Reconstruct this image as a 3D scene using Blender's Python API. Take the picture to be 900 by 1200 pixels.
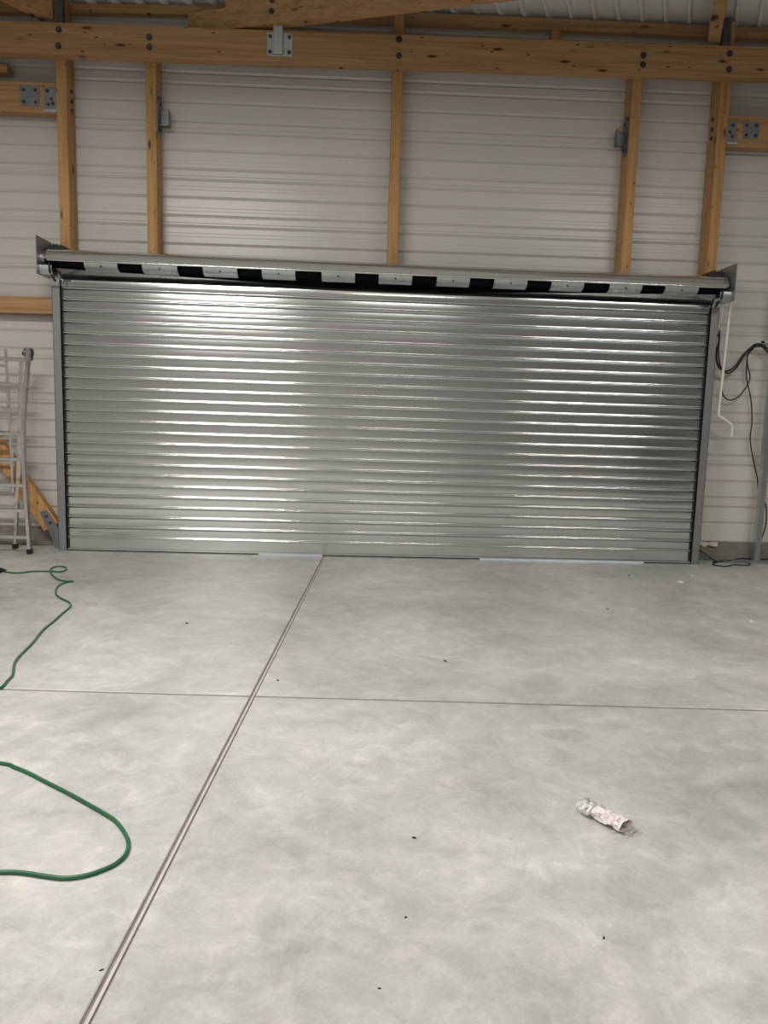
import bpy, math, random
from mathutils import Vector, Matrix
random.seed(7)
scn = bpy.context.scene
COL = scn.collection
for o in list(bpy.data.objects):
    bpy.data.objects.remove(o)

# ------------------------------------------------------------------ camera
cam_d = bpy.data.cameras.new('camera')
cam = bpy.data.objects.new('camera', cam_d)
COL.objects.link(cam)
cam_d.sensor_fit = 'VERTICAL'
cam_d.sensor_height = 36.0
cam_d.lens = 27.0
R_, D_, F_ = (Vector((0.99919992, -0.02880815, 0.02774192)), Vector((0.02374639, -0.13080604, -0.99112355)),
              Vector((0.03218125, 0.99098934, -0.13001729)))
m = Matrix((R_, -D_, -F_)).transposed().to_4x4()
m.translation = Vector((0, -8.32, 1.6))
cam.matrix_world = m
cam_d.clip_end = 200
scn.camera = cam

# ------------------------------------------------------------------ world: overcast daylight outside the hall
w = bpy.data.worlds.new('world')
scn.world = w
w.use_nodes = True
w.node_tree.nodes['Background'].inputs[0].default_value = (0.80, 0.90, 1.0, 1)
w.node_tree.nodes['Background'].inputs[1].default_value = 1.5

# ------------------------------------------------------------------ hall lamps (linear battens under the roof, facing down)
def lamp(x, y, z, power, sx=2.3, sy=0.3, col=(1.0, 0.962, 0.905)):
    d = bpy.data.lights.new('ceiling_batten', 'AREA')
    d.shape = 'RECTANGLE'
    d.size = sx
    d.size_y = sy
    d.energy = power
    d.color = col
    o = bpy.data.objects.new('ceiling_batten', d)
    COL.objects.link(o)
    o.location = (x, y, z)
    return o
lamp(-2.45, -5.2, 5.0, 285)
lamp(4.30, -5.2, 5.0, 145)
lamp(-4.0, -13.5, 5.3, 380)  # unseen rear lamp, added to brighten the back wall mirrored in the shutter
lamp(0.9, -10.5, 5.2, 110)

vs = scn.view_settings
vs.view_transform = 'Standard'
vs.look = 'None'
vs.gamma = 1.0
vs.use_curve_mapping = False
vs.exposure = 0.0

# ------------------------------------------------------------------ materials
def new_mat(name):
    mt = bpy.data.materials.new(name)
    mt.use_nodes = True
    nt = mt.node_tree
    return mt, nt, nt.nodes['Principled BSDF']
def node(nt, t, **kw):
    n = nt.nodes.new(t)
    for k, v in kw.items():
        setattr(n, k, v)
    return n
def coords(nt, scale=(1, 1, 1), rnd=True, kind='Object'):
    tc = node(nt, 'ShaderNodeTexCoord')
    mp = node(nt, 'ShaderNodeMapping')
    mp.inputs['Scale'].default_value = scale
    nt.links.new(tc.outputs[kind], mp.inputs['Vector'])
    if rnd:
        oi = node(nt, 'ShaderNodeObjectInfo')
        mul = node(nt, 'ShaderNodeMath', operation='MULTIPLY')
        mul.inputs[1].default_value = 37.0
        nt.links.new(oi.outputs['Random'], mul.inputs[0])
        nt.links.new(mul.outputs[0], mp.inputs['Location'])
    return mp.outputs['Vector']
def noise(nt, vec, scale, detail=4, rough=0.55, dist=0.0):
    n = node(nt, 'ShaderNodeTexNoise')
    n.inputs['Scale'].default_value = scale
    n.inputs['Detail'].default_value = detail
    n.inputs['Roughness'].default_value = rough
    n.inputs['Distortion'].default_value = dist
    nt.links.new(vec, n.inputs['Vector'])
    return n.outputs['Fac']
def ramp(nt, fac, stops):
    r = node(nt, 'ShaderNodeValToRGB')
    els = r.color_ramp.elements
    while len(els) < len(stops):
        els.new(0.5)
    for e, (p, c) in zip(els, stops):
        e.position = p
        e.color = c if len(c) == 4 else (*c, 1)
    nt.links.new(fac, r.inputs['Fac'])
    return r.outputs['Color']
def mix(nt, fac, a, b, mode='MIX'):
    n = node(nt, 'ShaderNodeMix', data_type='RGBA', blend_type=mode)
    for s, v in (('Factor', fac), ('A', a), ('B', b)):
        sock = [i for i in n.inputs if i.name == s and i.enabled][0]
        if hasattr(v, 'links'):
            nt.links.new(v, sock)
        elif s == 'Factor':
            sock.default_value = v
        else:
            sock.default_value = (*v, 1)
    return [o for o in n.outputs if o.enabled][0]
def bump(nt, bsdf, h, strength=0.2, dist=0.01):
    b = node(nt, 'ShaderNodeBump')
    b.inputs['Strength'].default_value = strength
    b.inputs['Distance'].default_value = dist
    nt.links.new(h, b.inputs['Height'])
    nt.links.new(b.outputs['Normal'], bsdf.inputs['Normal'])

def simple(name, col, rough=0.5, metal=0.0, var=0.12, scale=8.0, stretch=(1, 1, 1), spec=0.5):
    mt, nt, b = new_mat(name)
    v = coords(nt, stretch)
    f = noise(nt, v, scale, 5)
    lo = tuple(c * (1 - var) for c in col)
    hi = tuple(min(1, c * (1 + var)) for c in col)
    nt.links.new(ramp(nt, f, [(0.3, lo), (0.7, hi)]), b.inputs['Base Color'])
    b.inputs['Roughness'].default_value = rough
    b.inputs['Metallic'].default_value = metal
    b.inputs['Specular IOR Level'].default_value = spec
    return mt

def wood(name, axis, base=(0.47, 0.275, 0.118)):
    mt, nt, b = new_mat(name)
    sc = {'x': (0.35, 9, 9), 'z': (9, 9, 0.35)}[axis]
    v = coords(nt, sc)
    f = noise(nt, v, 3.2, 6, 0.6, 0.6)
    lo = (base[0] * 0.70, base[1] * 0.62, base[2] * 0.52)
    hi = (base[0] * 1.22, base[1] * 1.28, base[2] * 1.45)
    c1 = ramp(nt, f, [(0.28, lo), (0.5, base), (0.75, hi)])
    # broad lamella tone changes
    v2 = coords(nt, {'x': (0.5, 2, 8), 'z': (3, 3, 0.6)}[axis])
    f2 = noise(nt, v2, 1.4, 2)
    c2 = mix(nt, f2, (0.80, 0.76, 0.72), (1.12, 1.12, 1.12))
    c3 = mix(nt, 1.0, c1, c2, 'MULTIPLY')
    # knots
    c4 = c3
    for sc_, thr in (({'x': (2.4, 2, 9), 'z': (9, 5, 2.4)}[axis], 0.17), ({'x': (5.0, 3, 13), 'z': (13, 8, 5.0)}[axis], 0.13)):
        vk = coords(nt, sc_)
        vo = node(nt, 'ShaderNodeTexVoronoi')
        vo.inputs['Scale'].default_value = 1.0
        nt.links.new(vk, vo.inputs['Vector'])
        k = ramp(nt, vo.outputs['Distance'], [(thr * 0.45, (1, 1, 1)), (thr, (0, 0, 0))])
        c4 = mix(nt, k, c4, (0.075, 0.032, 0.013))
    nt.links.new(c4, b.inputs['Base Color'])
    b.inputs['Roughness'].default_value = 0.55
    b.inputs['Specular IOR Level'].default_value = 0.35
    bump(nt, b, f, 0.08, 0.004)
    return mt
M = {}
M['wood_x'] = wood('pine_glulam', 'x', (0.45, 0.27, 0.125))
M['wood_z'] = wood('pine_post', 'z', (0.50, 0.285, 0.112))
def galv(name, col, rough, stretch, var=0.06, metal=1.0):
    mt, nt, b = new_mat(name)
    v = coords(nt, stretch)
    f = noise(nt, v, 2.0, 4, 0.6)
    nt.links.new(ramp(nt, f, [(0.3, tuple(c * (1 - var) for c in col)), (0.7, tuple(c * (1 + var) for c in col))]), b.inputs['Base Color'])
    rr = node(nt, 'ShaderNodeMapRange')
    rr.inputs['To Min'].default_value = rough * 0.85
    rr.inputs['To Max'].default_value = rough * 1.2
    nt.links.new(f, rr.inputs['Value'])
    nt.links.new(rr.outputs[0], b.inputs['Roughness'])
    b.inputs['Metallic'].default_value = metal
    return mt
M['slat'] = galv('galvanised_slat', (0.68, 0.69, 0.685), 0.15, (0.6, 2, 2), 0.04, 0.90)
M['galv'] = galv('galvanised_steel', (0.52, 0.54, 0.55), 0.36, (3, 3, 3), 0.10)
M['bracket'] = galv('bracket_steel', (0.27, 0.285, 0.31), 0.45, (6, 6, 6), 0.12)
M['guide'] = simple('guide_grey_steel', (0.27, 0.285, 0.285), 0.45, 0.6, 0.06, 5, (4, 4, 0.4))
M['alu'] = galv('aluminium', (0.88, 0.875, 0.86), 0.20, (6, 6, 6), 0.10)
M['black'] = simple('black_plastic', (0.012, 0.012, 0.013), 0.5, 0, 0.2)
M['axle'] = simple('black_steel_and_shade', (0.006, 0.006, 0.007), 0.6, 0, 0.2, spec=0.1)  # axle paint, also on the strips that stand in for shade
M['bolt'] = simple('dark_zinc_bolt', (0.10, 0.10, 0.115), 0.4, 0.8, 0.2, 20)
M['white'] = simple('white_painted_steel', (0.78, 0.77, 0.74), 0.35, 0, 0.04)
M['cladding'] = simple('grey_cladding', (0.63, 0.61, 0.575), 0.30, 0.0, 0.05, 1.2, (0.25, 1, 2.5))
M['wall_plain'] = simple('grey_wall', (0.56, 0.55, 0.53), 0.6, 0, 0.06, 0.5)
M['roof'] = simple('roof_sheet', (0.82, 0.82, 0.81), 0.38, 0.0, 0.08, 1.5)
M['green'] = simple('green_rubber', (0.012, 0.115, 0.045), 0.42, 0, 0.15, 12)
M['chip'] = simple('dark_chip', (0.03, 0.025, 0.02), 0.8, 0, 0.3, 40)
M['whitechip'] = simple('white_scrap', (0.75, 0.73, 0.70), 0.7, 0, 0.1, 40)
M['joint'] = simple('joint_sealant', (0.20, 0.192, 0.18), 0.7, 0, 0.2, 10)
M['filler'] = simple('joint_filler', (0.50, 0.475, 0.44), 0.6, 0, 0.1, 10)
M['insul'] = simple('insulation_foam', (0.62, 0.57, 0.48), 0.8, 0, 0.15, 20)
M['reflection_cab'] = simple('reflection_cabinet_paint', (0.012, 0.013, 0.014), 0.5, 0, 0.1)

def concrete(name, base, stains=True, rough=0.36):
    mt, nt, b = new_mat(name)
    v = coords(nt, (1, 1, 1), rnd=False)
    f1 = noise(nt, v, 0.7, 7, 0.66, 0.5)
    f2 = noise(nt, v, 2.4, 9, 0.70, 1.1)
    f3 = noise(nt, v, 70, 3, 0.6)
    f4 = noise(nt, v, 6.5, 8, 0.72, 0.6)
    lo = tuple(c * 0.76 for c in base)
    hi = tuple(c * 1.20 for c in base)
    c1 = ramp(nt, f1, [(0.34, lo), (0.66, hi)])
    c2 = ramp(nt, f2, [(0.30, (0.78, 0.78, 0.785)), (0.50, (1, 1, 1)), (0.62, (1.0, 0.99, 0.98)), (0.74, (1.20, 1.185, 1.16))])
    c3 = mix(nt, 1.0, c1, c2, 'MULTIPLY')
    c3 = mix(nt, 1.0, c3, ramp(nt, f4, [(0.32, (0.86, 0.86, 0.86)), (0.52, (1, 1, 1)), (0.66, (1.18, 1.17, 1.14))]), 'MULTIPLY')
    c4 = mix(nt, 1.0, c3, ramp(nt, f3, [(0.3, (0.94, 0.94, 0.94)), (0.7, (1.05, 1.05, 1.05))]), 'MULTIPLY')
    if stains:
        # dried puddle marks: (x, y, rx, ry)
        tc = node(nt, 'ShaderNodeTexCoord')
        for (sx, sy, rx, ry) in STAINS:
            mp = node(nt, 'ShaderNodeMapping', vector_type='POINT')
            mp.inputs['Scale'].default_value = (1 / rx, 1 / ry, 0)
            mp.inputs['Location'].default_value = (-sx / rx, -sy / ry, 0)
            nt.links.new(tc.outputs['Object'], mp.inputs['Vector'])
            ln = node(nt, 'ShaderNodeVectorMath', operation='LENGTH')
            nt.links.new(mp.outputs[0], ln.inputs[0])
            ad = node(nt, 'ShaderNodeMath', operation='MULTIPLY_ADD')
            nt.links.new(f2, ad.inputs[0])
            ad.inputs[1].default_value = 1.7
            nt.links.new(ln.outputs['Value'], ad.inputs[2])
            k = ramp(nt, ad.outputs[0], [(0.0, (0.86, 0.86, 0.87)), (1.0, (1, 1, 1))])
            k.node.color_ramp.elements[0].position = 0.90
            k.node.color_ramp.elements[1].position = 1.0
            mr = k.node.inputs['Fac'].links[0]
            sc = node(nt, 'ShaderNodeMath', operation='MULTIPLY')
            sc.inputs[1].default_value = 0.53
            nt.links.new(ad.outputs[0], sc.inputs[0])
            nt.links.new(sc.outputs[0], k.node.inputs['Fac'])
            c4 = mix(nt, 1.0, c4, k, 'MULTIPLY')
    nt.links.new(c4, b.inputs['Base Color'])
    rr = node(nt, 'ShaderNodeMapRange')
    rr.inputs['To Min'].default_value = rough * 0.75
    rr.inputs['To Max'].default_value = rough * 1.35
    nt.links.new(f2, rr.inputs['Value'])
    nt.links.new(rr.outputs[0], b.inputs['Roughness'])
    bump(nt, b, f3, 0.04, 0.002)
    return mt
STAINS = [(1.14, -3.88, 0.17, 0.20), (1.08, -4.64, 0.13, 0.08)]
M['concrete'] = concrete('polished_concrete', (0.47, 0.467, 0.453))
M['plinth'] = concrete('rough_concrete', (0.22, 0.205, 0.185), False, 0.8)

# crumpled film
mt, nt, b = new_mat('clear_film')
b.inputs['Base Color'].default_value = (0.95, 0.94, 0.94, 1)
b.inputs['Roughness'].default_value = 0.12
b.inputs['Transmission Weight'].default_value = 0.75
b.inputs['IOR'].default_value = 1.2
M['film'] = mt
mt, nt, b = new_mat('printed_wrapper')
v = coords(nt, (1, 1, 1))
f = noise(nt, v, 28, 4, 0.6, 1.0)
nt.links.new(ramp(nt, f, [(0.36, (0.26, 0.22, 0.22)), (0.47, (0.66, 0.58, 0.59)), (0.7, (0.84, 0.81, 0.80))]), b.inputs['Base Color'])
b.inputs['Roughness'].default_value = 0.22
M['wrapper'] = mt

# ------------------------------------------------------------------ mesh helpers
class MB:
    def __init__(s):
        s.v = []
        s.f = []
    def add(s, vs_, fs):
        n = len(s.v)
        s.v += [tuple(p) for p in vs_]
        s.f += [tuple(i + n for i in f) for f in fs]
        return s
    def box(s, a, b):
        x0, y0, z0 = a
        x1, y1, z1 = b
        return s.add([(x0, y0, z0), (x1, y0, z0), (x1, y1, z0), (x0, y1, z0), (x0, y0, z1), (x1, y0, z1), (x1, y1, z1), (x0, y1, z1)],
                     [(0, 3, 2, 1), (4, 5, 6, 7), (0, 1, 5, 4), (1, 2, 6, 5), (2, 3, 7, 6), (3, 0, 4, 7)])
    def bar(s, p0, p1, wv, hv):
        """box beam from p0 to p1, section spanned by full vectors wv, hv starting at p0"""
        p0, p1, wv, hv = map(Vector, (p0, p1, wv, hv))
        q = [p0, p0 + wv, p0 + wv + hv, p0 + hv]
        r = [p + (p1 - p0) for p in q]
        return s.add(q + r, [(0, 3, 2, 1), (4, 5, 6, 7), (0, 1, 5, 4), (1, 2, 6, 5), (2, 3, 7, 6), (3, 0, 4, 7)])
    def tube(s, pts, r, n=10, cap=True):
        pts = [Vector(p) for p in pts]
        rs = r if isinstance(r, (list, tuple)) else [r] * len(pts)
        base = len(s.v)
        up = Vector((0.013, 0.021, 1)).normalized()
        prev = None
        for i, p in enumerate(pts):
            t = (pts[min(i + 1, len(pts) - 1)] - pts[max(i - 1, 0)]).normalized()
            if prev is None:
                a = t.cross(up if abs(t.dot(up)) < 0.95 else Vector((1, 0.01, 0))).normalized()
            else:
                a = (prev - t * prev.dot(t)).normalized()
            prev = a
            c = t.cross(a)
            for k in range(n):
                an = 2 * math.pi * k / n
                s.v.append(tuple(p + (a * math.cos(an) + c * math.sin(an)) * rs[i]))
        for i in range(len(pts) - 1):
            for k in range(n):
                k2 = (k + 1) % n
                s.f.append((base + i * n + k, base + i * n + k2, base + (i + 1) * n + k2, base + (i + 1) * n + k))
        if cap:
            s.f.append(tuple(base + k for k in range(n))[::-1])
            e = base + (len(pts) - 1) * n
            s.f.append(tuple(e + k for k in range(n)))
        return s
    def sheet(s, prof, x0, x1, n=1, wob=None):
        """open profile [(y, z)...] swept along x; double-sided thin sheet"""
        base = len(s.v)
        m_ = len(prof)
        for i in range(n + 1):
            x = x0 + (x1 - x0) * i / n
            for j, (y, z) in enumerate(prof):
                dy = wob(x, j) if wob else 0
                s.v.append((x, y + dy, z))
        for i in range(n):
            for j in range(m_ - 1):
                a = base + i * m_ + j
                s.f.append((a, a + 1, a + m_ + 1, a + m_))
        return s
    def prism(s, poly, axis, a0, a1):
        """closed polygon in the plane normal to axis, extruded a0..a1"""
        def P(u, v, w_):
            return {'x': (w_, u, v), 'y': (u, w_, v), 'z': (u, v, w_)}[axis]
        n = len(poly)
        vs_ = [P(u, v, a0) for u, v in poly] + [P(u, v, a1) for u, v in poly]
        fs = [tuple(range(n))[::-1], tuple(range(n, 2 * n))]
        for i in range(n):
            j = (i + 1) % n
            fs.append((i, j, n + j, n + i))
        return s.add(vs_, fs)
    def build(s, name, mat, parent=None, loc=None, smooth=False, bevel=0.0, auto=True):
        """verts are given in world space; origin goes to loc (or the parent's location)"""
        org = Vector(loc) if loc is not None else (parent_loc(parent) if parent else Vector((0, 0, 0)))
        me = bpy.data.meshes.new(name)
        me.from_pydata([tuple(Vector(p) - org) for p in s.v], [], s.f)
        me.update()
        import bmesh
        bm = bmesh.new()
        bm.from_mesh(me)
        bmesh.ops.recalc_face_normals(bm, faces=bm.faces)
        if bevel:
            bmesh.ops.bevel(bm, geom=[e for e in bm.edges if len(e.link_faces) == 2 and e.calc_face_angle(0) > 0.6], offset=bevel, segments=1, affect='EDGES', profile=0.5)
        bm.to_mesh(me)
        bm.free()
        me.materials.append(M[mat])
        if smooth:
            for p in me.polygons:
                p.use_smooth = True
            try:
                me.set_sharp_from_angle(angle=math.radians(50))
            except Exception:
                pass
        o = bpy.data.objects.new(name, me)
        COL.objects.link(o)
        if parent:
            o.parent = parent
            o.location = org - parent_loc(parent)
        else:
            o.location = org
        return o
def parent_loc(p):
    l = Vector((0, 0, 0))
    while p:
        l = l + p.location
        p = p.parent
    return l
def tag(o, label, cat, group=None):
    o['label'] = label
    o['category'] = cat
    if group:
        o['group'] = group
    return o
def thing(name, loc, label, cat, group=None):
    o = bpy.data.objects.new(name, None)
    o.empty_display_size = 0.1
    COL.objects.link(o)
    o.location = loc
    return tag(o, label, cat, group)
def struct_empty(name, loc=(0, 0, 0)):
    o = bpy.data.objects.new(name, None)
    COL.objects.link(o)
    o.location = loc
    o['kind'] = 'structure'
    return o
def copy_part(o, parent, loc, rot=None, name=None):
    c = o.copy()
    COL.objects.link(c)
    c.parent = parent
    c.location = Vector(loc) - parent_loc(parent)
    if rot:
        c.rotation_euler = rot
    if name:
        c.name = name
    return c
def smooth_path(pts, n=6):
    P = [Vector(p) for p in pts]
    out = []
    for i in range(len(P) - 1):
        p0, p1, p2, p3 = P[max(i - 1, 0)], P[i], P[i + 1], P[min(i + 2, len(P) - 1)]
        for k in range(n):
            t = k / n
            out.append(0.5 * ((2 * p1) + (p2 - p0) * t + (2 * p0 - 5 * p1 + 4 * p2 - p3) * t * t + (3 * p1 - p0 - 3 * p2 + p3) * t ** 3))
    out.append(P[-1])
    return out
def bolt(parent, p, nrm=(0, -1, 0), r=0.028, name='bolt'):
    """washer and hexagonal head"""
    p, nv = Vector(p), Vector(nrm).normalized()
    b_ = MB()
    b_.tube([p - nv * 0.002, p + nv * 0.004], r, 14)
    b_.tube([p + nv * 0.004, p + nv * 0.016], r * 0.62, 6)
    return b_.build(name, 'bolt', parent)

XL, XR, YB = -11.0, 13.0, -20.0     # hall extents

# ------------------------------------------------------------------ floor: slabs parted by saw-cut joints
floor = struct_empty('floor')
def j1x(y):
    return -0.373 + 0.0476 * y
def j2y(x):
    return -4.193 - 0.0320 * x
# crossing of the two joints
cx = -0.373 + 0.0476 * -4.18
h1, h2 = 0.0145, 0.0125
def slab(pts):
    return MB().prism([(x, y) for x, y in pts], 'z', -0.05, 0.0).build('slab', 'concrete', floor, bevel=0.003)
slab([(XL, j2y(XL) + h2), (j1x(-4.18) - h1, j2y(cx) + h2), (j1x(3.0) - h1, 3.0), (XL, 3.0)])
slab([(j1x(-4.18) + h1, j2y(cx) + h2), (XR, j2y(XR) + h2), (XR, 3.0), (j1x(3.0) + h1, 3.0)])
slab([(XL, YB), (j1x(YB) - h1, YB), (j1x(-4.18) - h1, j2y(cx) - h2), (XL, j2y(XL) - h2)])
slab([(j1x(YB) + h1, YB), (XR, YB), (XR, j2y(XR) - h2), (j1x(-4.18) + h1, j2y(cx) - h2)])
MB().box((XL, YB, -0.12), (XR, 3.0, -0.008)).build('joint_bed', 'joint', floor)
MB().bar((j1x(YB) - 0.002, YB, -0.0085), (j1x(0.3) - 0.002, 0.3, -0.0085), (0.010, 0, 0), (0, 0, 0.007)).build('joint_filler', 'filler', floor)

# ------------------------------------------------------------------ door wall: horizontal ribbed cladding panels over a concrete plinth
wall = struct_empty('wall_far')
YC = 0.36
A0, PER = 0.418, 0.4845
OX0, OX1, OZ = -3.12, 3.69, A0 + 5 * PER   # door opening
def groove(z, h=0.020):
    return [(YC, z - 0.010), (YC + h, z - 0.004), (YC + h, z), (YC, z + 0.026)]
def panel_profile(za, zb):
    """between za and zb: half a lap groove at either edge, two grooves and a fine crease"""
    prof = [(YC + 0.020, za), (YC, za + 0.026)]
    items = [('c', zb - 0.252), ('r', zb - 0.300), ('r', zb - 0.190), ('c', zb - 0.095), ('c', zb - 0.395), ('c', zb - 0.36), ('c', zb - 0.13)]
    for kind, z in sorted(items, key=lambda t: t[1]):
        if z - 0.02 < za + 0.025:
            continue
        prof += groove(z) if kind == 'r' else [(YC, z - 0.004), (YC + (0.005 if abs(z - zb + 0.252) < 0.001 else 0.0015), z), (YC, z + 0.004)]
    prof += [(YC, zb - 0.010), (YC + 0.020, zb - 0.004), (YC + 0.020, zb)]
    return prof
k = -1
while True:
    za, zb = A0 + k * PER, A0 + (k + 1) * PER
    za = max(za, 0.19)
    if za > 6.4:
        break
    spans = [(XL, OX0), (OX1, XR)] if zb <= OZ + 0.01 else [(XL, XR)]
    for x0, x1 in spans:
        MB().sheet(panel_profile(za, zb), x0, x1).build('cladding_panel', 'cladding', wall)
    k += 1
# plinth and solid backing (outer skin) around the opening
for nm, x0, x1 in (('baseboard_left', XL, -3.33), ('baseboard_right', 3.86, XR)):
    o = MB().box((x0, 0.30, 0.0), (x1, 0.42, 0.19)).build(nm, 'plinth', None, loc=((x0 + x1) / 2, 0.36, 0), bevel=0.006)
    o['kind'] = 'structure'
for x0, x1, z0, z1 in ((XL, OX0, 0, 7.5), (OX1, XR, 0, 7.5), (OX0, OX1, OZ + 0.02, 7.5)):
    MB().box((x0, 0.42, z0), (x1, 0.60, z1)).build('outer_skin', 'wall_plain', wall)

# rest of the hall around the photographer
for nm, a, bb in (('wall_left', (XL - 0.2, YB, 0), (XL, 0.6, 7.5)), ('wall_right', (XR, YB, 0), (XR + 0.2, 0.6, 7.5)),
                  ('wall_back', (XL - 0.2, YB - 0.2, 0), (XR + 0.2, YB, 7.5))):
    o = MB().box(a, bb).build(nm, 'wall_plain')
    o['kind'] = 'structure'

# ------------------------------------------------------------------ roof: ribbed sheet, ribs run askew to the door wall
ceiling = struct_empty('ceiling')
RU = Vector((-0.42, -1.0, 0.055))       # along the ribs, away from the door wall
def roofz(x, y):
    return 5.735 + (0.30 - y) * 0.055 - 0.029 * min(11.0, max(0.0, -0.7 - x))
LEN = 20.0
nr = 0
x = -16.5
while x < 20:
    # one sheet = pan + rib, each 0.249 m along the wall
    p0 = Vector((x, 0.42, roofz(x, 0.42)))
    prof = [(0.0, 0.012), (0.160, 0.012), (0.182, -0.028), (0.210, -0.028), (0.232, 0.012), (0.2495, 0.012)]
    b_ = MB()
    for (dx, dz) in prof:
        b_.v.append(tuple(p0 + Vector((dx, 0, dz + 0.028))))
    for (dx, dz) in prof:
        b_.v.append(tuple(p0 + Vector((dx, 0, dz + 0.028)) + RU * LEN))
    for j in range(len(prof) - 1):
        b_.f.append((j, j + 1, j + 1 + len(prof), j + len(prof)))
    if -6 < x < 8:
        b_.build('roof_sheet', 'roof', ceiling)
        nr += 1
    else:
        far_b = globals().setdefault('FARROOF', MB())
        far_b.add(b_.v, b_.f)
    x += 0.2495
o = FARROOF.build('roof_sheet_rest', 'roof', ceiling)
MB().box((XL - 0.3, YB - 0.3, 7.5), (XR + 0.3, 0.7, 7.6)).build('roof_deck', 'wall_plain', ceiling)

# ------------------------------------------------------------------ timber frame
PW, PD = 0.105, 0.23
def post(name, x, z0, z1, label, x1=None):
    t = thing(name, (x, 0.235, z0), label, 'post', 'timber posts of the door wall')
    zc = min(z1, 5.50)   # the tall posts are notched round the eave timber
    prof = [(0.12, z0), (0.345, z0), (0.345, zc), (0.12, zc)] if z1 < 5.5 else [(0.12, z0), (0.345, z0), (0.345, zc), (0.245, zc), (0.245, z1), (0.12, z1)]
    MB().prism(prof, 'x', x - PW / 2, x + PW / 2).build('post_timber', 'wood_z', t, bevel=0.004)
    return t
p1 = post('timber_post', -3.146, 0.0, 5.70, 'square pine post above left end of shutter, outermost on the left')
p2 = post('timber_post', -2.238, OZ + 0.02, 5.40, 'slim pine post with steel bracket on its right side, left of shutter middle')
p3 = post('timber_post', 0.290, OZ + 0.02, 5.70, 'slim pine post standing above the middle of the shutter')
p4 = post('timber_post', 2.794, OZ + 0.02, 5.40, 'slim pine post with steel bracket on its left side, right of shutter middle')
p5 = post('timber_post', 3.728, 0.0, 5.70, 'square pine post above right end of shutter, outermost on the right')
# bolt holes through the side faces of the outer posts
for z in (4.80, 4.70, 4.61):
    bolt(p1, (-3.146 + PW / 2, 0.25, z), (1, 0, 0), 0.022)
    bolt(p5, (3.728 - PW / 2, 0.25, z - 0.02), (-1, 0, 0), 0.022)

beam = thing('glulam_beam', (0.3, 0.06, 5.05), 'long glued laminated pine beam spanning the wall above all posts', 'beam')
BA, BB_ = (XL, 0.0), (XR, 0.0)
def beamz(x):
    return 5.075 + 0.0085 * x
MB().bar((XL, -0.015, beamz(XL)), (XR, -0.015, beamz(XR)), (0, 0.133, 0), (0, 0, 0.297)).build('beam_timber', 'wood_x', beam, bevel=0.005)
for (bx, bz) in ((-3.106, 5.279), (-3.114, 5.128), (-2.212, 5.244), (-2.213, 5.152), (0.288, 5.326), (0.292, 5.172), (2.789, 5.277), (2.791, 5.187), (3.68, 5.329), (3.685, 5.177)):
    bolt(beam, (bx, -0.015, bz), r=0.032)

# hanger bracket on the beam under the diagonal glulam
h = thing('beam_hanger', (-0.91, 0.0, 5.12), 'grey steel hanger plate with four bolts on the long beam', 'bracket')
MB().box((-1.04, -0.023, 5.118), (-0.782, -0.015, 5.338)).build('plate', 'galv', h, bevel=0.002)
MB().box((-0.972, -0.065, 5.125), (-0.876, -0.022, 5.40)).build('stirrup', 'galv', h, bevel=0.004)
for bx in (-1.008, -0.815):
    for bz in (5.155, 5.30):
        bolt(h, (bx, -0.023, bz), r=0.019)

# diagonal main glulam resting on the beam, running right and towards the photographer
dg = thing('diagonal_glulam', (-1.25, 0.015, 5.39), 'thick glulam rafter crossing above the long beam, rising to the right', 'beam')
dv = Vector((1, -0.325, 0.0))
s0 = Vector((-1.257, 0.015, 5.392)) - dv * 0.62
wv_ = Vector((0.325, 1, 0)).normalized() * 0.11
rt = MB().bar(s0 + dv * 0.40, s0 + dv * 7.5, wv_, (0, 0, 0.315))
rt.bar(s0, s0 + dv * 0.40, wv_, (0, 0, 0.205))   # notched end under the eave timber
rt.build('rafter_timber', 'wood_x', dg)
nv = Vector((-0.325, -1, 0)).normalized()
for (bx, bz) in ((-0.99, 5.510), (-0.985, 5.612)):
    t_ = (bx - s0.x)
    q = s0 + dv * t_
    bolt(dg, (q.x, q.y, bz), nv, 0.030)

# eave timber just under the roof sheet
ea = thing('eave_timber', (-4.0, 0.3, 5.60), 'thin pine eave timber under the roof, left of the diagonal rafter', 'timber', 'eave timbers')
MB().bar((XL, 0.255, 5.612 - 0.029 * (-1.52 - XL)), (-1.52, 0.255, 5.612), (0, 0.08, 0), (0, 0, 0.088)).build('eave_board', 'wood_x', ea, bevel=0.003)
eb = thing('eave_timber', (4.0, 0.3, 5.60), 'long thin pine eave timber under the roof, right of the diagonal rafter', 'timber', 'eave timbers')
MB().bar((-1.05, 0.255, 5.605), (XR, 0.255, 5.612), (0, 0.08, 0), (0, 0, 0.112)).build('eave_board', 'wood_x', eb, bevel=0.003)
MB().box((1.90, 0.27, 5.47), (2.0, 0.34, 5.61)).build('packing_block', 'wood_z', eb, bevel=0.003)

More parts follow.
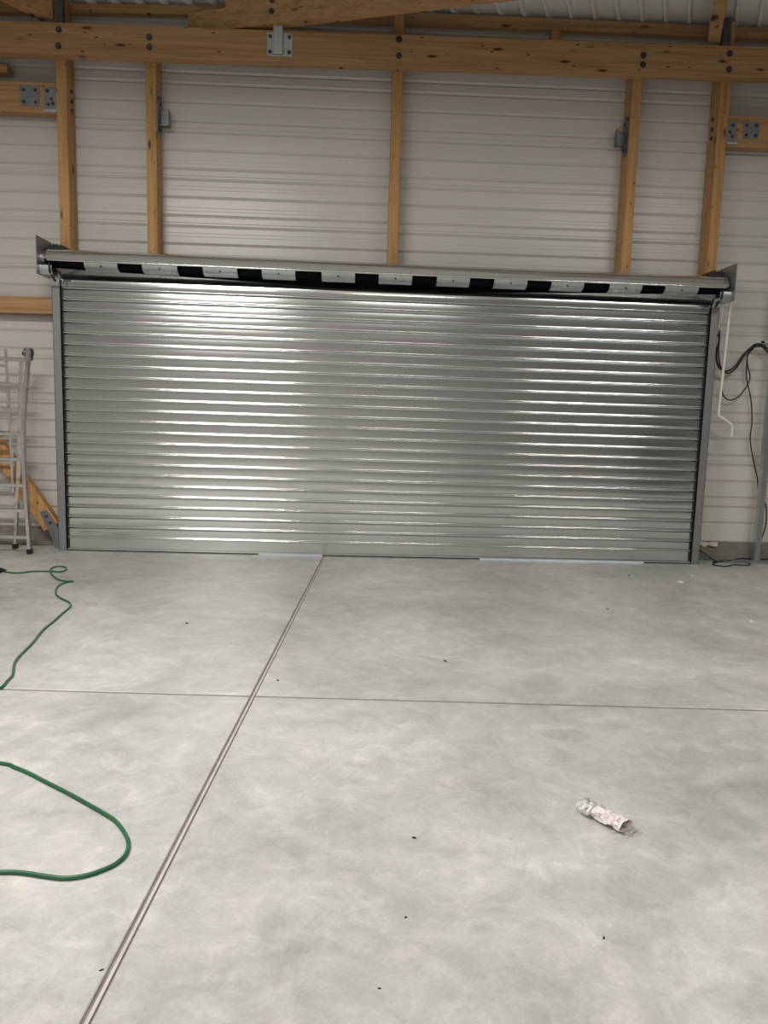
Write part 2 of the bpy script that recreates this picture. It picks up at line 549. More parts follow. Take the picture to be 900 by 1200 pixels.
# rafters that run with the roof ribs at both outer posts
rl = thing('roof_rafter', (-3.24, 0.05, 5.40), 'pine rafter with two bolts meeting the wall above the left post', 'beam')
rd = Vector((-0.42, -1.0, 0.055)).normalized()
a0 = Vector((-3.315, 0.10, 5.405))
MB().bar(a0, a0 + Vector((-0.95, -1.0, 0.10)) * 4.0, (0.125, -0.03, 0.0), (0.0, 0, 0.21)).build('rafter_timber', 'wood_x', rl, bevel=0.004)
for q in ((-3.365, -0.01, 5.402), (-3.30, 0.06, 5.402)):
    bolt(rl, q, (0, 0, -1), 0.022)
MB().box((-3.155, 0.06, 5.36), (-3.09, 0.118, 5.68)).build('steel_shoe', 'bolt', rl)
rr = thing('roof_rafter', (3.53, 0.0, 5.44), 'pine rafter with two bolts meeting the wall above the right post', 'beam')
a0 = Vector((3.463, 0.05, 5.448))
MB().bar(a0, a0 + Vector((-0.36, -1.0, 0.16)) * 4.0, (0.132, 0.0, -0.002), (0.02, 0, 0.20)).build('rafter_timber', 'wood_x', rr, bevel=0.004)
for q in ((3.528, 0.046, 5.52), (3.520, 0.046, 5.555)):
    bolt(rr, q, (0, -1, 0), 0.016)
MB().box((3.62, 0.05, 5.40), (3.70, 0.118, 5.70)).build('steel_shoe', 'bolt', rr)

# girts between posts and side bays
g = thing('wall_girt', (-3.7, 0.2, 2.53), 'low pine girt left of the shutter, above the ladder', 'timber')
MB().box((XL, 0.20, 2.533), (-3.2, 0.33, 2.708)).build('girt_timber', 'wood_x', g, bevel=0.004)
def plated_girt(x0, x1, z0, z1, label, plates):
    t = thing('wall_girt', ((x0 + x1) / 2, 0.2, z0), label, 'timber')
    MB().box((x0, 0.16, z0), (x1, 0.30, z1)).build('girt_timber', 'wood_x', t, bevel=0.004)
    for (a, b2, c, d, hs) in plates:
        pl = MB().box((a, 0.152, c), (b2, 0.161, d)).build('nail_plate', 'bracket', t, bevel=0.001)
        for (u, v_) in hs:
            bolt(pl, (a + (b2 - a) * u, 0.152, c + (d - c) * v_), r=0.017)
    return t
four = ((0.2, 0.2), (0.8, 0.2), (0.2, 0.8), (0.8, 0.8))
gl = plated_girt(XL, -3.2, 4.55, 4.845, 'high pine girt with two bolted steel plates at the left edge', [(-3.58, -3.383, 4.61, 4.805, four), (-3.334, -3.20, 4.575, 4.797, ((0.25, 0.85), (0.55, 0.5), (0.3, 0.25), (0.65, 0.3)))])
MB().box((-3.336, 0.13, 4.553), (-3.20, 0.16, 4.575)).build('seat_angle', 'galv', gl)
gr = plated_girt(3.78, XR, 4.485, 4.80, 'high pine girt with two bolted steel plates at the right edge', [(3.79, 3.893, 4.52, 4.74, ((0.6, 0.82), (0.35, 0.5), (0.6, 0.3))), (3.965, 4.135, 4.572, 4.737, four)])
MB().box((3.79, 0.13, 4.50), (3.905, 0.16, 4.522)).build('seat_angle', 'galv', gr)
sb = thing('timber_stub', (-4.3, 0.25, 4.94), 'short pine stub under the long beam at the left edge', 'timber')
MB().box((-5.2, 0.20, 4.945), (-3.722, 0.32, 5.02)).build('stub_timber', 'wood_x', sb, bevel=0.003)

# steel brackets on the inner sides of the slim posts
def side_bracket(x, sgn, z0, label):
    t = thing('post_bracket', (x, 0.2, z0), label, 'bracket', 'steel brackets on the slim posts')
    def X(d):
        return x + sgn * d
    pl = MB().box((min(X(-0.0003), X(0.006)), 0.14, z0), (max(X(-0.0003), X(0.006)), 0.30, z0 + 0.40)).build('plate', 'bracket', t)
    for (y, z) in ((0.18, 0.035), (0.26, 0.07), (0.18, 0.36), (0.26, 0.33)):
        bolt(pl, (X(0.006), y, z0 + z), (sgn, 0, 0), 0.02)
    c = MB()
    xa, xb = sorted((X(0.006), X(0.105)))
    c.box((xa, 0.27, z0 + 0.10), (xb, 0.276, z0 + 0.265))
    c.box((xa, 0.19, z0 + 0.10), (xb, 0.276, z0 + 0.106))
    e0, e1 = sorted((X(0.099), X(0.105)))
    c.box((e0, 0.19, z0 + 0.10), (e1, 0.276, z0 + 0.265))
    c.build('angle_seat', 'bracket', t)
    return t
side_bracket(-2.238 + PW / 2, 1, 4.385, 'grey steel angle bracket screwed to right side of left slim post')
side_bracket(2.794 - PW / 2, -1, 4.37, 'grey steel angle bracket screwed to left side of right slim post')

# diagonal brace at the left of the shutter
br = thing('diagonal_brace', (-3.35, 0.2, 0.05), 'slanting pine brace behind the ladder with steel foot plate', 'timber')
d2 = Vector((0.600, 0, -0.92)).normalized()
e0 = Vector((-3.305, 0.13, 0.284))
n2 = Vector((-d2.z, 0, d2.x))
n2 = Vector((-0.84, 0, -0.54)).normalized()
MB().bar(e0 - d2 * 2.6, e0, n2 * 0.18, (0, 0.10, 0)).build('brace_timber', 'wood_z', br, bevel=0.003)
fp = MB().prism([(-3.495, 0.405), (-3.425, 0.425), (-3.30, 0.235), (-3.285, 0.0), (-3.345, 0.0), (-3.365, 0.10)], 'y', 0.120, 0.129).build('foot_plate', 'bracket', br)
for u, v_ in ((-3.425, 0.355), (-3.385, 0.285)):
    bolt(fp, (u, 0.120, v_), r=0.018)

# ------------------------------------------------------------------ roller shutter
DX0, DX1 = -3.190, 3.735
DC = 0.5 * (DX0 + DX1)
sh = thing('roller_shutter', (DC, 0.05, 0.0), 'wide closed galvanised steel roller shutter filling the wall opening', 'shutter')
PITCH = (2.767 - 0.147) / 23
TILT = 0.045 / 6.88
# slat profile, local: z 0 at bead line, upwards one pitch; y negative = towards the room
def slat_mesh():
    prof = []
    # rolled bead at the bottom
    rb = 0.0108
    for a in range(-100, 101, 20):
        an = math.radians(a)
        prof.append((-0.010 - rb * math.cos(an), rb * math.sin(an)))
    zt = PITCH - rb - 0.011
    prof.append((-0.006, rb * 1.05))
    for i in range(7):
        u = i / 6
        prof.append((-0.004 - 0.0009 * math.sin(math.pi * (0.06 + 0.88 * u)), rb * 1.25 + (zt - rb * 1.25) * u))
    # deep hook behind the next slat's bead: a dark crevice
    prof += [(0.004, zt + 0.001), (0.032, zt + 0.001), (0.032, PITCH - 0.003), (-0.006, PITCH - 0.003)]
    rnd = random.Random(3)
    ph = [(rnd.uniform(0, 6.28), rnd.uniform(0.5, 1.6), rnd.uniform(0.0001, 0.0003)) for _ in range(3)]
    L = DX1 - DX0
    def wob(x, j):
        return sum(a * math.sin(f_ * x + p) for p, f_, a in ph)
    b_ = MB().sheet(prof, -L / 2, L / 2, 48, wob)
    return b_
ref = None
for i in range(24):
    z = 0.147 + (23 - i) * PITCH
    frac = z / 2.767
    if ref is None:
        b_ = slat_mesh()
        b_.v = [(p[0] + DC, p[1] + 0.05, p[2] + z) for p in b_.v]
        ref = b_.build('slat', 'slat', sh, loc=(DC, 0.05, z), smooth=True)
        ref.rotation_euler = (0, TILT * frac, 0)
    else:
        copy_part(ref, sh, (DC, 0.05 + random.uniform(-0.0008, 0.0008), z), (random.uniform(-0.006, 0.006), TILT * frac, 0))
# bottom bar with foot flange
bb_ = MB().prism([(0.046, 0.014), (0.046, 0.141), (0.056, 0.141), (0.056, 0.014)], 'x', DX0, DX1).build('bottom_bar', 'slat', sh)
MB().prism([(0.012, 0.014), (0.012, 0.027), (0.056, 0.027), (0.056, 0.014)], 'x', DX0, DX1).build('foot_flange', 'slat', bb_)
MB().prism([(0.045, 0.0), (0.045, 0.014), (0.056, 0.014), (0.056, 0.0)], 'x', -0.4, 1.35).build('rubber_seal', 'black', bb_)
MB().prism([(0.045, 0.0), (0.045, 0.014), (0.056, 0.014), (0.056, 0.0)], 'x', 3.2, DX1).build('rubber_seal', 'black', bb_)
MB().prism([(0.045, 0.0), (0.045, 0.014), (0.056, 0.014), (0.056, 0.0)], 'x', DX0, -1.1).build('rubber_seal', 'black', bb_)
# guide rails: U-channels
for (xa, xb, zt, s_) in ((-3.253, -3.172, 2.80, 1), (3.717, 3.798, 2.80, -1)):
    gx0, gx1 = xa, xb
    c = MB()
    web = (gx0, gx0 + 0.006) if s_ > 0 else (gx1 - 0.006, gx1)
    c.box((web[0], 0.0, 0.0), (web[1], 0.12, zt))
    c.box((gx0, 0.0, 0.0), (gx1, 0.006, zt))
    c.box((gx0, 0.114, 0.0), (gx1, 0.12, zt))
    gd = c.build('guide_rail', 'guide', sh, bevel=0.0015)
    # flared inlet at the top
    inner = gx1 if s_ > 0 else gx0
    c = MB()
    c.add([(gx0, 0.0, zt), (gx1, 0.0, zt), (gx1, -0.05, zt + 0.09), (gx0, -0.05, zt + 0.09), (gx0, 0.006, zt), (gx1, 0.006, zt), (gx1, -0.044, zt + 0.09), (gx0, -0.044, zt + 0.09)],
          [(0, 1, 2, 3), (7, 6, 5, 4), (0, 4, 5, 1), (1, 5, 6, 2), (2, 6, 7, 3), (3, 7, 4, 0)])
    c.build('inlet', 'galv', gd)
    # black strip standing in for the shadow between flange and curtain
    x_a, x_b = (inner, inner + 0.012) if s_ > 0 else (inner - 0.012, inner)
    MB().box((x_a - (0.01 if s_ > 0 else 0), 0.008, 0.02), (x_b + (0 if s_ > 0 else 0.01), 0.028, zt)).build('slot_shade_strip', 'axle', gd)

# barrel: tilted slightly down to the right
TB = 0.050 / 6.9
def bz(x, z):
    return z - (x - DC) * TB
AY, AZ = -0.085, 2.972           # axle centre at mid-span
def tilt(b_):
    b_.v = [(p[0], p[1], bz(p[0], p[2])) for p in b_.v]
    return b_
tilt(MB().tube([(-3.255, AY + 0.05, AZ + 0.035), (3.80, AY + 0.05, AZ + 0.035)], 0.062, 24)).build('axle', 'axle', sh, smooth=True)
def arc(r, a0_, a1_, n):
    return [(AY - r * math.cos(math.radians(a0_ + (a1_ - a0_) * i / n)), AZ + r * math.sin(math.radians(a0_ + (a1_ - a0_) * i / n))) for i in range(n + 1)]
# curtain slats wound over the top of the axle (angle from the room side, upwards)
def shell(prof, x0, x1, n=1, th=0.003):
    inner = [(y + th * 0.7, z - th * 0.7) for y, z in prof]
    return tilt(MB().prism(prof + inner[::-1], 'x', x0, x1))
cv = shell(arc(0.152, 12, 118, 14), -3.23, 3.775).build('wound_slat', 'slat', sh, smooth=True)
bead = [(AY - 0.150 * math.cos(math.radians(12)) + 0.010 * math.cos(math.radians(t)), AZ + 0.022 + 0.011 * math.sin(math.radians(t))) for t in range(0, 360, 30)]
tilt(MB().prism(bead, 'x', -3.20, 3.745)).build('wound_bead', 'slat', sh, smooth=True)
# securing straps
straps = [(-2.839, -2.505), (-2.257, -1.905), (-1.646, -1.301), (-1.05, -0.711), (-0.442, -0.101), (0.143, 0.485), (0.74, 1.079), (1.331, 1.674), (1.925, 2.263), (2.531, 2.871), (3.113, 3.463)]
for (xa, xb) in straps:
    prof = [(-0.226, AZ + 0.016), (-0.216, AZ - 0.016), (-0.190, AZ - 0.043), (-0.150, AZ - 0.056), (-0.10, AZ - 0.062)]
    st = shell(prof, xa, xb, th=0.002).build('strap', 'galv', sh, smooth=True)
    xm = 0.5 * (xa + xb)
    bolt(st, (xm, -0.214, bz(xm, AZ - 0.022)), (0, -1, -0.4), 0.010, 'screw')
# top slat that bows up towards both ends
b_ = MB()
NS = 60
for i in range(NS + 1):
    x_ = DX0 + 0.02 + (DX1 - DX0 - 0.04) * i / NS
    t_ = (x_ - DC) / 3.45
    rise = 0.090 * max(0.0, abs(t_ + 0.04) - 0.20) ** 0.8 if t_ < 0 else 0.095 * max(0.0, abs(t_) - 0.22) ** 0.8
    fwd = 0.9 * rise
    for (y_, z_) in ((0.030, 2.775), (0.022, 2.84), (0.030, 2.862), (-0.005 - fwd, 2.866 + rise), (0.05, 2.868 + rise)):
        b_.v.append((x_, y_, bz(x_, z_)))
for i in range(NS):
    for j in range(4):
        a = i * 5 + j
        b_.f.append((a, a + 1, a + 6, a + 5))
b_.build('top_slat', 'slat', sh, smooth=True)
tilt(MB().box((-3.15, -0.006, 2.853), (3.70, 0.03, 2.866))).build('gap_shade_strip', 'axle', sh)  # black strip painted in as the shadow gap under the top slat
# black backing standing in for the unlit space behind the barrel
tilt(MB().box((-3.16, 0.075, 2.80), (3.70, 0.118, 3.02))).build('void_shade_backing', 'axle', sh)

# end plates with bearing blocks
for (xp, s_, zo) in ((-3.278, 1, 0.0), (3.808, -1, -0.04)):
    ep = MB().box((xp - 0.003, -0.30, 2.868 + zo), (xp + 0.003, 0.12, 3.243 + zo)).build('end_plate', 'guide', sh)
    MB().box((xp, 0.08, 2.868 + zo), (xp + s_ * 0.05, 0.12, 3.243 + zo)).build('flange', 'guide', ep)
    c = MB()
    c.box((min(xp + s_ * 0.03, xp + s_ * 0.20), -0.10, 3.09 + zo), (max(xp + s_ * 0.03, xp + s_ * 0.20), 0.07, 3.185 + zo))
    for q in range(4):
        xx = xp + s_ * (0.06 + 0.035 * q)
        c.box((xx - 0.006, -0.11, 3.09 + zo), (xx + 0.006, 0.07, 3.197 + zo))
    c.build('bearing_block', 'black', ep, bevel=0.004)
    # chin piece between plate and guide
    c = MB()
    xa, xb = sorted((xp + s_ * 0.004, xp + s_ * 0.125))
    c.prism([(-0.245, 2.965 + zo), (-0.252, 2.93 + zo), (-0.235, 2.875 + zo), (-0.10, 2.862 + zo), (-0.10, 2.868 + zo), (-0.22, 2.885 + zo), (-0.238, 2.93 + zo), (-0.235, 2.965 + zo)], 'x', xa, xb)
    c.build('chin_piece', 'galv', ep, smooth=True)
    # tie rod from barrel to guide
    xr = xp + s_ * 0.105
    MB().tube([(xr, -0.255, 2.985 + zo), (xr + s_ * 0.005, -0.25, 2.90 + zo), (xr + s_ * 0.005, -0.12, 2.83 + zo)], 0.012, 8).build('stop_rod', 'black', ep, smooth=True)
le = [c for c in sh.children if c.name.startswith('end_plate')][0]
MB().tube([(-3.345, -0.10, 3.035), (-3.27, -0.10, 3.035)], 0.016, 12).build('axle_stub', 'bolt', le, smooth=True)
bolt(le, (-3.281, -0.20, 2.955), (-1, 0, 0), 0.026)
MB().tube([(-3.32, -0.20, 2.955), (-3.28, -0.20, 2.955)], 0.010, 8).build('threaded_rod', 'galv', le)
MB().tube([(-3.283, -0.155, 3.045), (-3.235, -0.155, 3.045)], 0.070, 20).build('end_disc', 'galv', le, smooth=True)

# crank rod
ck = thing('crank_rod', (3.93, 0.1, 1.42), 'white bent crank rod hanging at the right of the shutter', 'crank')
MB().tube(smooth_path([(3.960, 0.10, 2.85), (3.943, 0.10, 2.20), (3.928, 0.10, 1.70), (3.935, 0.10, 1.655), (3.965, 0.10, 1.635), (4.055, 0.10, 1.583), (4.088, 0.10, 1.555), (4.095, 0.10, 1.52), (4.094, 0.10, 1.425)], 6), 0.015, 10).build('rod', 'white', ck, smooth=True)
MB().tube(smooth_path([(3.960, 0.10, 2.84), (3.955, 0.06, 2.90), (3.90, 0.02, 2.92), (3.83, 0.0, 2.90)], 5), 0.011, 8).build('eye_hook', 'white', ck, smooth=True)
pc = tag(MB().tube(smooth_path([(3.845, 0.02, 2.80), (3.85, 0.05, 2.70), (3.838, 0.08, 2.60), (3.842, 0.10, 2.53)], 6), 0.006, 8).build('pull_cord', 'white', None, loc=(3.845, 0.05, 2.5), smooth=True), 'short thin white cord beside top of the right guide rail', 'cord')

# ------------------------------------------------------------------ wall cables at the right
def cable(name, pts, r, mat, label, cat='cable', group=None, n=8):
    p = smooth_path(pts, 6)
    o = MB().tube(p, r, n).build(name, mat, None, loc=pts[0], smooth=True)
    return tag(o, label, cat, group)
cable('power_cable', [(3.835, 0.16, 2.66), (3.905, 0.20, 2.56), (3.917, 0.21, 2.46), (3.905, 0.22, 2.357), (3.925, 0.22, 2.23), (3.971, 0.22, 2.165), (4.041, 0.22, 2.146), (4.131, 0.22, 2.205), (4.215, 0.22, 2.337), (4.322, 0.22, 2.435), (4.409, 0.22, 2.425), (4.50, 0.22, 2.355), (4.62, 0.22, 2.27), (4.9, 0.24, 2.30)], 0.011, 'black', 'thick black cable arching from the right guide rail to the right edge')
cable('power_cable', [(3.835, 0.18, 2.63), (3.93, 0.24, 2.50), (3.935, 0.24, 2.36), (3.975, 0.24, 2.19), (4.06, 0.24, 2.125), (4.15, 0.24, 2.185), (4.22, 0.24, 2.31), (4.330, 0.245, 2.445), (4.43, 0.24, 2.445), (4.52, 0.24, 2.40), (4.9, 0.26, 2.38)], 0.008, 'black', 'thinner black cable running along the thick arching cable')
cable('power_cable', [(4.42, 0.27, 2.43), (4.335, 0.27, 2.415), (4.279, 0.265, 2.341), (4.288, 0.265, 2.22), (4.325, 0.265, 2.109), (4.312, 0.265, 2.015), (4.235, 0.265, 1.89), (4.180, 0.265, 1.848), (4.112, 0.265, 1.832), (4.055, 0.265, 1.865), (4.027, 0.265, 1.925), (4.012, 0.265, 2.02)], 0.0075, 'black', 'black cable drooping in a U loop behind the crank rod')
cable('power_cable', [(4.38, 0.30, 2.44), (4.30, 0.295, 2.34), (4.290, 0.29, 2.22), (4.300, 0.29, 2.10), (4.325, 0.30, 2.017), (4.382, 0.30, 1.829), (4.413, 0.30, 1.591), (4.411, 0.30, 1.398), (4.470, 0.30, 1.158), (4.530, 0.295, 0.964), (4.56, 0.29, 0.80), (4.625, 0.24, 0.671), (4.632, 0.21, 0.454), (4.602, 0.22, 0.274), (4.56, 0.24, 0.10), (4.53, 0.24, 0.035), (4.40, 0.25, 0.035), (4.20, 0.20, 0.008), (4.02, 0.14, 0.008)], 0.0075, 'black', 'black cable hanging down to the floor by the metal stud')
cable('floor_cable', [(3.80, 0.26, 0.16), (3.95, 0.26, 0.10), (4.06, 0.22, 0.02), (4.10, 0.17, 0.008), (3.99, 0.05, 0.008), (3.96, -0.04, 0.008), (4.03, -0.10, 0.008), (4.12, -0.06, 0.008), (4.20, 0.0, 0.008), (4.32, -0.01, 0.008), (4.41, 0.05, 0.008), (4.46, 0.20, 0.008), (4.47, 0.25, 0.03), (4.75, 0.26, 0.03), (5.3, 0.27, 0.008)], 0.0065, 'black', 'black cable coiled on the floor beside right guide rail')
wc = thing('conduit_end', (4.46, 0.3, 2.48), 'white conduit end with black tip at the right edge', 'conduit')
MB().tube([(4.475, 0.31, 2.483), (5.2, 0.31, 2.483)], 0.012, 10).build('pipe', 'white', wc, smooth=True)
MB().tube([(4.447, 0.31, 2.483), (4.476, 0.31, 2.483)], 0.014, 10).build('tip', 'black', wc, smooth=True)

# metal stud with floor track
ms = thing('metal_stud', (4.535, 0.17, 0.0), 'upright galvanised partition stud at the right edge', 'stud')
c = MB()
c.box((4.497, 0.130, 0.0), (4.500, 0.205, 3.4))
c.box((4.500, 0.130, 0.0), (4.560, 0.133, 3.4))
c.box((4.500, 0.202, 0.0), (4.545, 0.205, 3.4))
c.build('stud_profile', 'galv', ms)
tk = thing('floor_track', (6, 0.16, 0.0), 'flat galvanised floor track under the metal stud', 'track')
c = MB()
c.box((4.13, 0.115, 0.0), (9.0, 0.215, 0.003))
c.box((4.13, 0.112, 0.0), (9.0, 0.115, 0.028))
c.box((4.13, 0.215, 0.0), (9.0, 0.218, 0.028))
c.build('track_profile', 'galv', tk)
fo = MB()
rnd = random.Random(5)
for i in range(5):
    x_ = 3.90 + i * 0.045 + rnd.uniform(-0.01, 0.01)
    fo.box((x_, 0.275 + rnd.uniform(-0.01, 0.01), 0.165 + rnd.uniform(-0.01, 0.01)), (x_ + 0.06, 0.31, 0.20 + rnd.uniform(0, 0.015)))
tag(fo.build('foam_strip', 'insul', None, loc=(4.1, 0.29, 0.165), bevel=0.006), 'torn pale foam strip on the concrete plinth beside right guide', 'foam')

# ------------------------------------------------------------------ ladder (folded articulated ladder leaning at the left)
ld = thing('folding_ladder', (-3.75, -0.1, 0.0), 'folded aluminium combination ladder standing at the left edge', 'ladder')
def stile(name, pts, w_, d_, parent=ld):
    b2 = MB()
    P = [Vector(p) for p in smooth_path(pts, 5)]
    for i in range(len(P) - 1):
        pass
    n0 = len(b2.v)
    for p in P:
        for (dx, dy) in ((-w_ / 2, -d_ / 2), (w_ / 2, -d_ / 2), (w_ / 2, d_ / 2), (-w_ / 2, d_ / 2)):
            b2.v.append((p.x + dx, p.y + dy, p.z))
    for i in range(len(P) - 1):
        for k_ in range(4):
            a = i * 4 + k_
            b_i = i * 4 + (k_ + 1) % 4
            b2.f.append((a, b_i, b_i + 4, a + 4))
    b2.f.append((3, 2, 1, 0))
    e = (len(P) - 1) * 4
    b2.f.append((e, e + 1, e + 2, e + 3))
    return b2.build(name, 'alu', parent, bevel=0.004)
def AX(z):  # right stile x of the front section at height z
    pts = [(0.04, -3.474), (0.30, -3.488), (0.607, -3.505), (0.95, -3.520), (1.193, -3.524), (1.335, -3.522), (1.7, -3.495), (2.154, -3.456)]
    for (z0, x0), (z1, x1) in zip(pts, pts[1:]):
        if z <= z1:
            return x0 + (x1 - x0) * (z - z0) / (z1 - z0)
    return pts[-1][1]
def AY_(z):
    return -0.212 + 0.10 * z / 2.15
zs = [0.04, 0.30, 0.607, 0.95, 1.193, 1.335, 1.7, 2.15]
stile('front_stile', [(AX(z), AY_(z), z) for z in zs], 0.034, 0.06)
stile('front_stile', [(-3.474 - 0.62 + (-(AX(z) + 3.474)), AY_(z), z) for z in zs], 0.034, 0.06)
for z in (0.173, 0.453, 0.72, 0.991, 1.254, 1.512, 1.766, 2.022):
    MB().bar((-3.474 - 0.62 - (AX(z) + 3.474), AY_(z) - 0.016, z - 0.016), (AX(z) - 0.008, AY_(z) - 0.016, z - 0.016), (0, 0.032, 0), (0, 0, 0.034)).build('rung', 'alu', ld, bevel=0.004)
stile('rear_stile', [(-3.745, 0.059, 0.04), (-3.665, 0.03, 0.9), (-3.575, -0.02, 2.03)], 0.029, 0.05)
stile('rear_stile', [(-4.10, 0.059, 0.04), (-4.06, 0.03, 0.9), (-4.02, -0.02, 2.03)], 0.029, 0.05)
stile('inner_stile', [(-3.745, 0.07, 0.62), (-3.752, 0.05, 1.4), (-3.760, 0.03, 2.14)], 0.026, 0.04)
stile('inner_stile', [(-4.16, 0.07, 0.62), (-4.16, 0.05, 1.4), (-4.16, 0.03, 2.14)], 0.026, 0.04)
for z in (0.66, 0.94, 1.20, 1.455, 1.71, 1.965):
    MB().bar((-4.16, 0.04, z - 0.012), (-3.76, 0.04, z - 0.012), (0, 0.024, 0), (0, 0, 0.024)).build('rung', 'alu', ld, bevel=0.003)
for (x_, y_) in ((-3.474, -0.212), (-4.094, -0.212), (-3.745, 0.059), (-4.10, 0.059)):
    MB().box((x_ - 0.022, y_ - 0.038, 0.0), (x_ + 0.022, y_ + 0.038, 0.055)).build('rubber_foot', 'black', ld, bevel=0.006)
for x_ in (-3.475, -4.09):
    hg = MB()
    hg.tube([(x_ - 0.03, -0.10, 2.10), (x_ + 0.045, -0.10, 2.10)], 0.045, 16)
    hg.box((x_ + 0.026, -0.135, 2.02), (x_ + 0.040, -0.075, 2.13))
    hg.build('hinge', 'bracket', ld, smooth=True)
    MB().box((x_ - 0.05, -0.13, 2.07), (x_ - 0.028, -0.08, 2.11)).build('hinge_lock', 'black', ld, bevel=0.003)

# ------------------------------------------------------------------ green cord on the floor
Z = 0.008
far = [(-3.316, -1.147), (-3.179, -1.19), (-3.059, -1.101), (-2.898, -1.085), (-2.815, -1.09), (-2.80, -0.99), (-2.86, -0.875), (-2.934, -0.855), (-2.955, -0.95), (-2.885, -1.15), (-2.73, -1.40), (-2.636, -1.475), (-2.556, -1.478), (-2.60, -1.525), (-2.612, -1.68), (-2.530, -1.94), (-2.431, -2.095), (-2.313, -2.226), (-2.255, -2.36), (-2.239, -2.56), (-2.217, -2.795), (-2.203, -3.013), (-2.150, -3.308), (-2.12, -3.557), (-2.086, -3.72), (-2.01, -3.915), (-1.993, -4.028), (-1.982, -4.136), (-2.05, -4.35), (-2.18, -4.60), (-2.15, -4.85), (-1.90, -4.98)]
near = [(-1.565, -5.043), (-1.485, -5.081), (-1.394, -5.139), (-1.3, -5.209), (-1.192, -5.287), (-1.087, -5.368), (-0.989, -5.446), (-0.911, -5.514), (-0.85, -5.597), (-0.814, -5.67), (-0.804, -5.74), (-0.822, -5.798), (-0.859, -5.838), (-0.906, -5.868), (-0.967, -5.881), (-1.037, -5.87), (-1.122, -5.852), (-1.194, -5.85), (-1.4, -5.86), (-1.75, -5.95)]
gc = thing('extension_cord', (-2.2, -3.0, 0.0), 'green extension cord winding over the floor at the left', 'cord')
path = [(x_, y_, Z) for x_, y_ in far + near]
sp = smooth_path(path, 6)
# where the loop crosses itself the cord lies one diameter higher
sp = [Vector((p.x, p.y, Z + (0.013 * math.exp(-((p.x + 2.90) ** 2 + (p.y + 1.10) ** 2) / 0.006) if 40 < i < 70 else 0))) for i, p in enumerate(sp)]
MB().tube(sp, 0.0078, 8).build('cord_sheath', 'green', gc, smooth=True)
pk = MB()
pk.tube([(-3.30, -1.147, 0.022), (-3.33, -1.147, 0.024), (-3.36, -1.15, 0.026), (-3.44, -1.16, 0.026)], [0.010, 0.018, 0.026, 0.026], 12)
sk = pk.build('coupling', 'black', gc, smooth=True)
MB().bar((-3.345, -1.17, 0.03), (-3.42, -1.32, 0.0), (0.035, 0, 0), (0, 0.0, 0.018)).build('flap_lid', 'black', sk, bevel=0.003)

# ------------------------------------------------------------------ crumpled wrapper on the floor
wr = thing('crumpled_wrapper', (1.03, -5.46, 0.0), 'crumpled shiny plastic wrapper lying on the bare concrete', 'wrapper')
rnd = random.Random(11)
c0, c1 = Vector((0.955, -5.385, 0.021)), Vector((1.068, -5.540, 0.024))
ax = (c1 - c0)
side = Vector((0.80, 0.585, 0)).normalized()
def crumple(name, mat, t0, t1, n, hw, hh, jit, parent, taper=None):
    b2 = MB()
    K = 16
    for i in range(n + 1):
        t = t0 + (t1 - t0) * i / n
        ctr = c0 + ax * t
        sc = taper(i / n) if taper else 1
        for k_ in range(K):
            an = 2 * math.pi * k_ / K
            j_ = 1 + rnd.uniform(-jit, jit)
            zz = ctr.z + hh * math.sin(an) * j_ * sc
            b2.v.append(tuple(Vector((ctr.x, ctr.y, 0)) + side * (hw * math.cos(an) * j_ * sc) + Vector((0, 0, max(0.001, zz)))))
    for i in range(n):
        for k_ in range(K):
            k2 = (k_ + 1) % K
            b2.f.append((i * K + k_, i * K + k2, (i + 1) * K + k2, (i + 1) * K + k_))
    return b2.build(name, mat, parent)
crumple('printed_sleeve', 'wrapper', 0.18, 1.0, 12, 0.042, 0.022, 0.14, wr)
crumple('film_tail', 'film', -0.10, 0.26, 7, 0.042, 0.022, 0.32, wr)
b2 = MB()
for i in range(7):
    q = c0 + ax * (1.0 + 0.035 * i) + side * 0.01
    for k_ in range(5):
        b2.v.append(tuple(Vector((q.x, q.y, 0.002)) + side * (-0.035 + 0.0175 * k_) + Vector((0, 0, abs(rnd.gauss(0.004, 0.005)) + (0.016 if i > 4 else 0)))))
for i in range(6):
    for k_ in range(4):
        a = i * 5 + k_
        b2.f.append((a, a + 1, a + 6, a + 5))
b2.build('torn_flap', 'film', wr)

# ------------------------------------------------------------------ unseen dark cabinet added behind the camera for its reflection in the shutter
cb = thing('reflection_cabinet', (6.45, -8.2, 0.0), 'unseen black cabinet added for its dark reflection in the shutter', 'cabinet')
MB().box((5.98, -8.50, 0.06), (6.92, -7.95, 1.60)).build('body', 'reflection_cab', cb, bevel=0.006)
MB().box((6.02, -8.46, 0.0), (6.88, -8.0, 0.06)).build('base', 'reflection_cab', cb)
for q in (0, 1):
    dr = MB().box((5.99 + q * 0.465, -7.95, 0.10), (6.445 + q * 0.465, -7.93, 1.56)).build('door', 'reflection_cab', cb, bevel=0.003)
    MB().box((6.40 + q * 0.07, -7.93, 0.80), (6.42 + q * 0.07, -7.90, 0.95)).build('handle', 'bolt', dr)

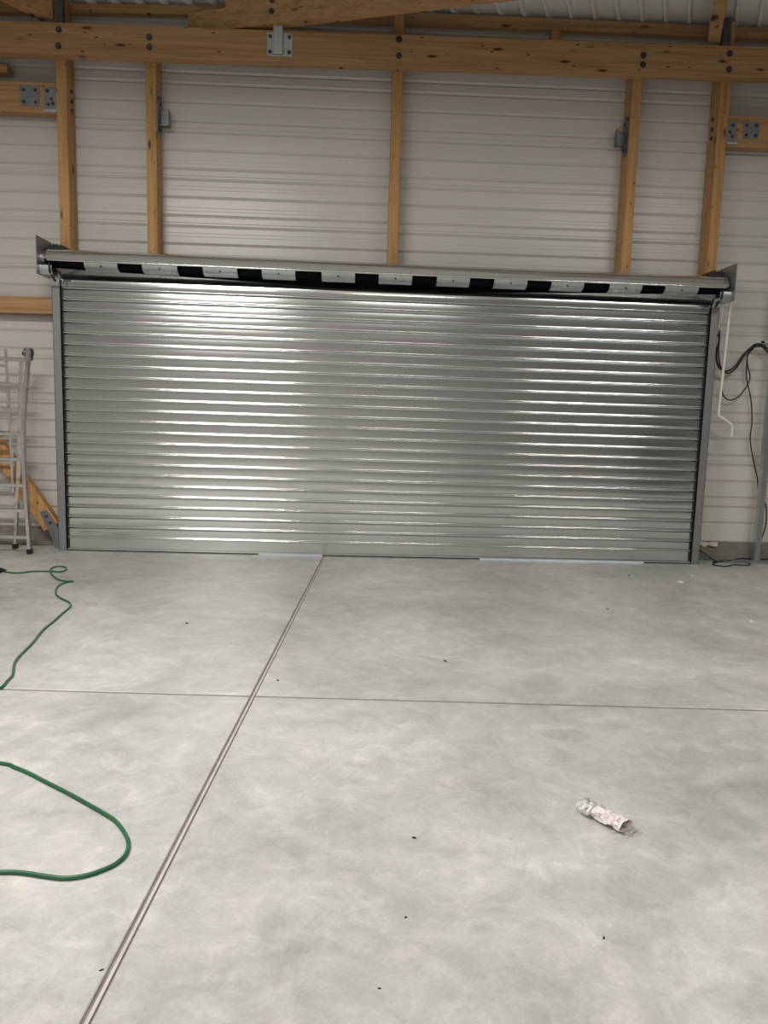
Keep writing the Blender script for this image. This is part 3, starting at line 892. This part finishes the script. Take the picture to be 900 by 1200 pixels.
# ------------------------------------------------------------------ small scraps on the floor
def chip(x_, y_, s_, mat, label, long=1.6):
    b2 = MB()
    r2 = random.Random(int(x_ * 1000) + 5)
    n = 7
    ang = r2.uniform(0, 3)
    ring = []
    for k_ in range(n):
        an = 2 * math.pi * k_ / n
        rr_ = s_ * r2.uniform(0.6, 1.1)
        u, v_ = rr_ * math.cos(an) * long, rr_ * math.sin(an)
        ring.append((x_ + u * math.cos(ang) - v_ * math.sin(ang), y_ + u * math.sin(ang) + v_ * math.cos(ang)))
    b2.v = [(a, b3, 0.0) for a, b3 in ring] + [(x_ + (a - x_) * 0.6, y_ + (b3 - y_) * 0.6, s_ * r2.uniform(0.35, 0.7)) for a, b3 in ring]
    b2.f = [tuple(range(n))[::-1], tuple(range(n, 2 * n))] + [(k_, (k_ + 1) % n, n + (k_ + 1) % n, n + k_) for k_ in range(n)]
    tag(b2.build('floor_scrap', mat, None, loc=(x_, y_, 0)), label, 'scrap', 'scraps on the floor')
chip(0.239, -5.600, 0.0075, 'chip', 'largest dark splinter on the near floor, left of the wrapper')
chip(-0.459, -3.920, 0.010, 'chip', 'dark crumb right of the long joint, just beyond the cross joint', 1.1)
chip(0.583, -3.511, 0.010, 'chip', 'dark flat crumb on the far slab, right of the long joint', 2.2)
chip(-1.258, -2.740, 0.010, 'chip', 'dark sliver between the green cord and the long joint', 2.4)
chip(0.179, -6.061, 0.0045, 'chip', 'tiny dark crumb on the near floor below the largest splinter')
chip(0.088, -6.366, 0.0045, 'chip', 'tiny dark crumb nearest the bottom edge of the picture')
chip(0.790, -6.151, 0.005, 'chip', 'thin dark sliver on the near floor below the wrapper', 2.4)
chip(3.203, -0.932, 0.018, 'whitechip', 'white paper scrap in front of the right end of the shutter', 1.8)
chip(3.454, -0.629, 0.016, 'whitechip', 'small white crumb close to foot of the right guide rail')
chip(2.770, -0.696, 0.014, 'chip', 'round dark crumb in front of the right part of the shutter', 1.0)
chip(3.192, -2.368, 0.014, 'whitechip', 'pale crumb on the floor at the far right edge')
chip(2.108, -2.074, 0.010, 'chip', 'dark crumb on the right half of the far slab')
chip(-0.702, -6.300, 0.005, 'chip', 'dark curled sliver touching the left side of the long joint', 2.0)
